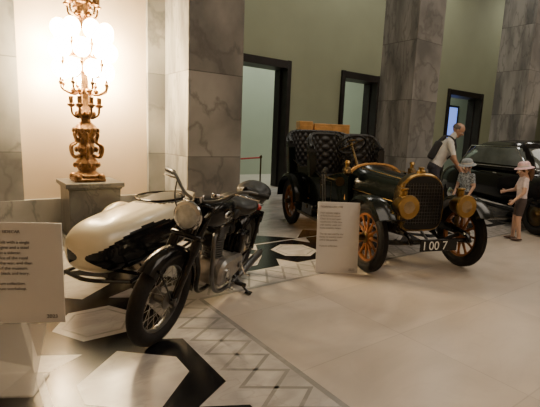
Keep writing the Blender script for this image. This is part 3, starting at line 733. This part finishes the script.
# ---------------------------------------------------------------- rope stanchion, cabinet
sp=P(-.27,10.4)
q=MB(); pf=[(.16,0),(.16,.02),(.03,.04),(.02,.06),(.02,.88),(.035,.9),(.035,.94),(.0,.97)]
q.lathe(pf,'dbrass',seg=24)
sp2=P(-1.9,10.0)-sp
q.M=Matrix.Translation(sp2); q.lathe(pf,'dbrass',seg=24); q.M=Matrix()
q.tube([(0,0,.9),(sp2.x*.5,sp2.y*.5,.84),(sp2.x,sp2.y,.9)],.02,'red',sm=8)
q.build('rope_barrier',loc=(sp.x,sp.y,.003))
cb=P(1.12,9.7)
q=MB()
q.box((-.42,0,.90),(.30,.4,1.78),'wood',bev=.01); q.box((.18,0,.88),(.80,.4,1.74),'wood',bev=.01)
for x in (-.02,.38): q.box((x,-.205,1.48),(.34,.015,.42),'wood',bev=.005); q.sphere((x+.13,-.22,1.4),.015,'brass')
q.box((-.42,-.205,1.5),(.24,.015,.4),'wood',bev=.005)
q.build('wooden_cabinet',loc=(cb.x,cb.y,.003),rot=(0,0,ANG(1,.15)))
# ---------------------------------------------------------------- people
def remesh(q,voxel,name,smooth=4,fac=.5):
    o=q.build(name+'_tmp',smooth=False,merge=False)
    m=o.modifiers.new('r','REMESH'); m.mode='VOXEL'; m.voxel_size=voxel
    m2=o.modifiers.new('s','SMOOTH'); m2.iterations=smooth; m2.factor=fac
    bpy.context.view_layer.update()
    me=bpy.data.meshes.new_from_object(o.evaluated_get(bpy.context.evaluated_depsgraph_get()))
    bpy.data.objects.remove(o); me.name=name
    return me
def segd(p_,a,b):
    ab=b-a; t=max(0,min(1,(p_-a).dot(ab)/max(ab.length_squared,1e-9))); return (p_-(a+ab*t)).length
def finish(me,name,parent,bones=None,mat=None,matfn=None):
    me.materials.clear(); used=[]
    def gi(m_):
        if m_ not in used: used.append(m_); me.materials.append(M[m_])
        return used.index(m_)
    idx=[]
    for f in me.polygons:
        if bones:
            c_=Vector(f.center); k=min(bones,key=lambda b:segd(c_,b[1],b[2])-b[3])[0]
        else: k=mat
        idx.append(gi(k))
    me.polygons.foreach_set('material_index',idx); me.polygons.foreach_set('use_smooth',[True]*len(me.polygons)); me.update()
    o=bpy.data.objects.new(name,me); S.collection.objects.link(o); o.parent=parent; return o
def person(name,loc,rz,s,J,mats,hs=1.0,hair=None,hat=None,skin='skin',extra=None):
    e=empty(name,loc,(0,0,rz)); V=lambda t:Vector(t)*s
    q=MB(); bones=[]
    def limb(a,b,r0,r1,lab=None):
        a,b=V(a),V(b); q.tube([a,a.lerp(b,.35),b],[r0*s,(r0*1.03*.65+r1*.35)*s,r1*s],'skin',seg=12,ends=True)
    def bone(lab,a,b,r_): bones.append((lab,V(a),V(b),r_*s))
    hip,ch,nk,hd_=[Vector(J[k]) for k in ('hip','chest','neck','head')]
    sp_=(ch-hip).normalized()
    stations=[(hip-sp_*.09,.085,.12),(hip-sp_*.02,.11,.165),(hip.lerp(ch,.4),.10,.14),(ch-(ch-hip)*.1,.115,.16),(ch+(nk-ch)*.45,.105,.17),(ch+(nk-ch)*.8,.07,.13),(nk,.05,.06)]
    wd=J.get('wd',1.0)
    secs=[]
    for c_,dx,dy in stations:
        x_=Vector((sp_.z,0,-sp_.x)); secs.append([(c_+x_*dx*wd*math.cos(a)+Vector((0,dy*wd*math.sin(a),0)))*s for a in [2*pi*i/20 for i in range(20)]])
    q.loft(secs,'skin')
    bone(mats['top'],hip.lerp(ch,.25),nk-(nk-ch)*.12,.13*wd); bone(mats['bottom'],hip-sp_*.08,hip+sp_*.02,.13*wd); bone(skin,nk,hd_,.045)
    limb(nk-(nk-ch)*.1,hd_,.055,.052)
    for sd2 in ('L','R'):
        sh,el,wr,hp,kn,an=[Vector(J[k+sd2]) for k in ('sh','el','wr','hp','kn','an')]
        limb(ch+(nk-ch)*.55+(sh-nk)*.3,sh,.07,.058); limb(sh,el,.055,.042); limb(el,wr,.042,.027)
        f=mats.get('sleeve',.6)
        bone(mats['top'],ch.lerp(nk,.6),sh,.06); bone(mats['top'],sh,sh.lerp(el,f),.055); bone(skin,sh.lerp(el,f+.08),el,.045); bone(skin,el,wr,.035)
        limb(hp,kn,.088,.058); limb(kn,an,.056,.038)
        g=mats.get('leg',1.0)
        if g>=1: bone(mats['bottom'],hp,kn,.08); bone(mats['bottom'],kn,an,.05)
        else: bone(mats['bottom'],hp,hp.lerp(kn,g),.08); bone(skin,hp.lerp(kn,g+.06),kn,.065); bone(skin,kn,an,.05)
        tdir=Vector(J.get('toe'+sd2,(1,0,0))).normalized()
        q.sphere((an+tdir*.055+Vector((0,0,-an.z+.035)))*s,(.135*s,.048*s,.035*s),'skin',rot=(0,0,math.atan2(tdir.y,tdir.x)))
        limb(an,an+Vector((0,0,-an.z+.045)),.038,.04)
        bone('shoe',an+Vector((-.02,0,-an.z+.03)),an+tdir*.17+Vector((0,0,-an.z+.03)),.045)
        hq=MB(); Wp=wr*s; d=(wr-el).normalized(); side=Vector((0,1 if sd2=='L' else -1,0))
        inn=-side; inn=(inn-d*inn.dot(d)).normalized(); fr=d.cross(inn).normalized()
        if fr.x<0: fr=-fr
        hq.tube([Wp-d*.02*s,Wp+d*.03*s,Wp+d*.085*s],[.024*s,.032*s,.036*s],'skin',seg=10,ends=True)
        for k,(o_,L) in enumerate(((.03,.072),(.011,.08),(-.010,.075),(-.029,.058))):
            b0=Wp+d*.09*s+fr*o_*s; b1=b0+(d*.95+inn*.25).normalized()*L*.45*s; b2=b1+(d*.75+inn*.65).normalized()*L*.32*s; b3=b2+(d*.45+inn*.9).normalized()*L*.26*s
            hq.tube([b0-d*.03*s,b0,b1,b2,b3],[.010*s,.0095*s,.009*s,.008*s,.006*s],'skin',seg=8,ends=True)
        t0=Wp+d*.03*s+fr*.02*s; t1=t0+(d*.6+fr*.7+inn*.2).normalized()*.045*s; t2=t1+(d*.9+fr*.15+inn*.3).normalized()*.035*s
        hq.tube([t0,t1,t2],[.013*s,.011*s,.008*s],'skin',seg=8,ends=True)
        finish(remesh(hq,.0045*s,'hand'+sd2,2),'hand_'+sd2,e,mat=skin)
    finish(remesh(q,.013*s,'body',5),'body',e,bones=bones)
    hM=Matrix.Translation(hd_*s)@Euler((J.get('hr',0),J.get('hp_',0),J.get('hy',0))).to_matrix().to_4x4()@Matrix.Scale(s*hs,4)
    q=MB()
    q.sphere((-.01,0,.03),(.098,.078,.092),'skin'); q.sphere((.015,0,-.03),(.072,.062,.078),'skin'); q.sphere((.045,0,-.085),(.035,.035,.028),'skin')
    q.sphere((.075,0,.022),(.02,.05,.014),'skin'); q.tube([(.085,0,.012),(.105,0,-.022)],[.010,.014],'skin',ends=True)
    for s_ in (-1,1): q.sphere((.096,s_*.012,-.026),(.01,.009,.008),'skin'); q.sphere((-.005,s_*.08,-.005),(.02,.01,.032),'skin'); q.sphere((.05,s_*.04,-.025),(.03,.025,.025),'skin')
    q.tube([(0,0,-.05),(-.02,0,-.16)],[.05,.052],'skin',ends=True)
    me=remesh(q,.006,'head',3); o=finish(me,'head',e,mat=skin); o.matrix_local=hM
    q=MB()
    for s_ in (-1,1):
        q.sphere((.078,s_*.031,0),(.012,.015,.010),'eye',seg=12,n=8); q.sphere((.087,s_*.031,0),(.005,.006,.006),'iris',seg=10,n=6)
        q.tube([(.088,s_*.014,.022),(.09,s_*.032,.027),(.078,s_*.05,.021)],.004,hair or 'hairb',seg=6)
    q.tube([(.082,-.024,-.057),(.092,0,-.055),(.082,.024,-.057)],[.003,.006,.003],'lips',seg=8,sm=3)
    hm=hair or 'hairb'
    vs=[];fs=[];ns=28;nj=14
    for j in range(nj+1):
        t=pi*j/nj*(.72 if hair!='hairg' else .6)
        for i in range(ns):
            a=2*pi*i/ns; vs.append((-.014+.105*math.sin(t)*math.cos(a),.086*math.sin(t)*math.sin(a),.032+.099*math.cos(t)))
    for j in range(nj):
        for i in range(ns):
            k=(i+1)%ns; f=[j*ns+i,j*ns+k,(j+1)*ns+k,(j+1)*ns+i]; c_=sum((Vector(vs[x_]) for x_ in f),Vector())/4
            if c_.x>.045 and c_.z<.085: continue
            if hair=='hairg' and (c_.z>.075 or c_.x>.0): continue
            fs.append(f)
    q.add(vs,fs,hm)
    if J.get('longhair'):
        q.tube([(-.06,0,.04),(-.105,0,-.03),(-.10,0,-.12),(-.09,0,-.19)],[.05,.055,.045,.015],hm,seg=12,sm=4,ends=True)
    if hat:
        q.lathe([(.165,.028),(.158,.035),(.125,.052),(.10,.06),(.102,.085),(.095,.12),(.07,.142),(0,.15)],hat,(-.01,0,-.0),(-.05,0,1),32,sc=(1,.9,1))
        q.lathe([(.104,.06),(.107,.064),(.107,.078),(.103,.082)],'whites',(-.01,0,0),(-.05,0,1),32,sc=(1,.9,1))
    o=q.build('hair_face',e,merge=False); o.matrix_local=hM
    if extra: extra(e,s)
    return e
def bagx(e,s):
    q=MB(); q.M=Matrix.Scale(s,4)
    q.box((-.02,0,1.24),(.11,.24,.34),'bag',rot=(0,.42,0),bev=.04,seg=3)
    for y in (-.12,.12): q.tube([(.04,y,1.40),(.14,y,1.49),(.26,y*1.0,1.42),(.29,y*1.1,1.26),(.17,y*1.35,1.1)],.014,'bag',seg=8,sm=5)
    q.build('backpack',e)
mp_=P(2.98,7.72)
person('man',(mp_.x,mp_.y,.004),ANG(1,-.25),1.05,dict(hip=(0,0,.95),chest=(.13,0,1.22),neck=(.235,0,1.46),head=(.325,0,1.585),hp_=.55,hy=-.2,
  shL=(.19,.19,1.38),elL=(.30,.24,1.12),wrL=(.46,.18,.95),shR=(.19,-.19,1.38),elR=(.27,-.25,1.10),wrR=(.40,-.2,.90),
  hpL=(0,.09,.9),knL=(.05,.11,.5),anL=(.0,.12,.09),hpR=(0,-.09,.9),knR=(.02,-.11,.5),anR=(-.12,-.12,.09),toeL=(1,.15,0),toeR=(1,-.15,0),wd=1.08),
  dict(top='wshirt',bottom='trous',sleeve=.65),hair='hairg',extra=bagx)
g=P(3.83,6.36)
person('girl',(g.x,g.y,.004),ANG(-1,.25),.70,dict(hip=(0,0,.90),chest=(0.01,0,1.18),neck=(.0,0,1.40),head=(.03,0,1.545),hp_=.25,hy=.1,
  shL=(.0,.16,1.34),elL=(.03,.2,1.08),wrL=(.18,.18,.90),shR=(.0,-.16,1.34),elR=(.08,-.2,1.10),wrR=(.28,-.14,1.06),
  hpL=(0,.08,.86),knL=(.04,.09,.48),anL=(-.02,.10,.09),hpR=(0,-.08,.86),knR=(.05,-.09,.48),anR=(.05,-.10,.09),wd=.95,longhair=1),
  dict(top='pinkt',bottom='shorts',sleeve=.5,leg=.7),hs=1.28,hair='hairb',hat='pinkhat',skin='skinl')
b=P(3.28,7.05)
person('boy',(b.x,b.y,.004),ANG(-.9,-.5),.69,dict(hip=(0,0,.90),chest=(0.01,0,1.18),neck=(.0,0,1.40),head=(.03,0,1.545),hp_=.3,hy=.1,
  shL=(.0,.16,1.34),elL=(.0,.22,1.08),wrL=(.12,.2,.88),shR=(.0,-.16,1.34),elR=(.0,-.22,1.08),wrR=(.14,-.18,.90),
  hpL=(0,.08,.86),knL=(.03,.09,.48),anL=(-.02,.10,.09),hpR=(0,-.08,.86),knR=(.03,-.09,.48),anR=(.0,-.10,.09),wd=.98),
  dict(top='pats',bottom='trous',sleeve=.6,leg=.8),hs=1.28,hair='hairb',hat='ghat',skin='skinl')
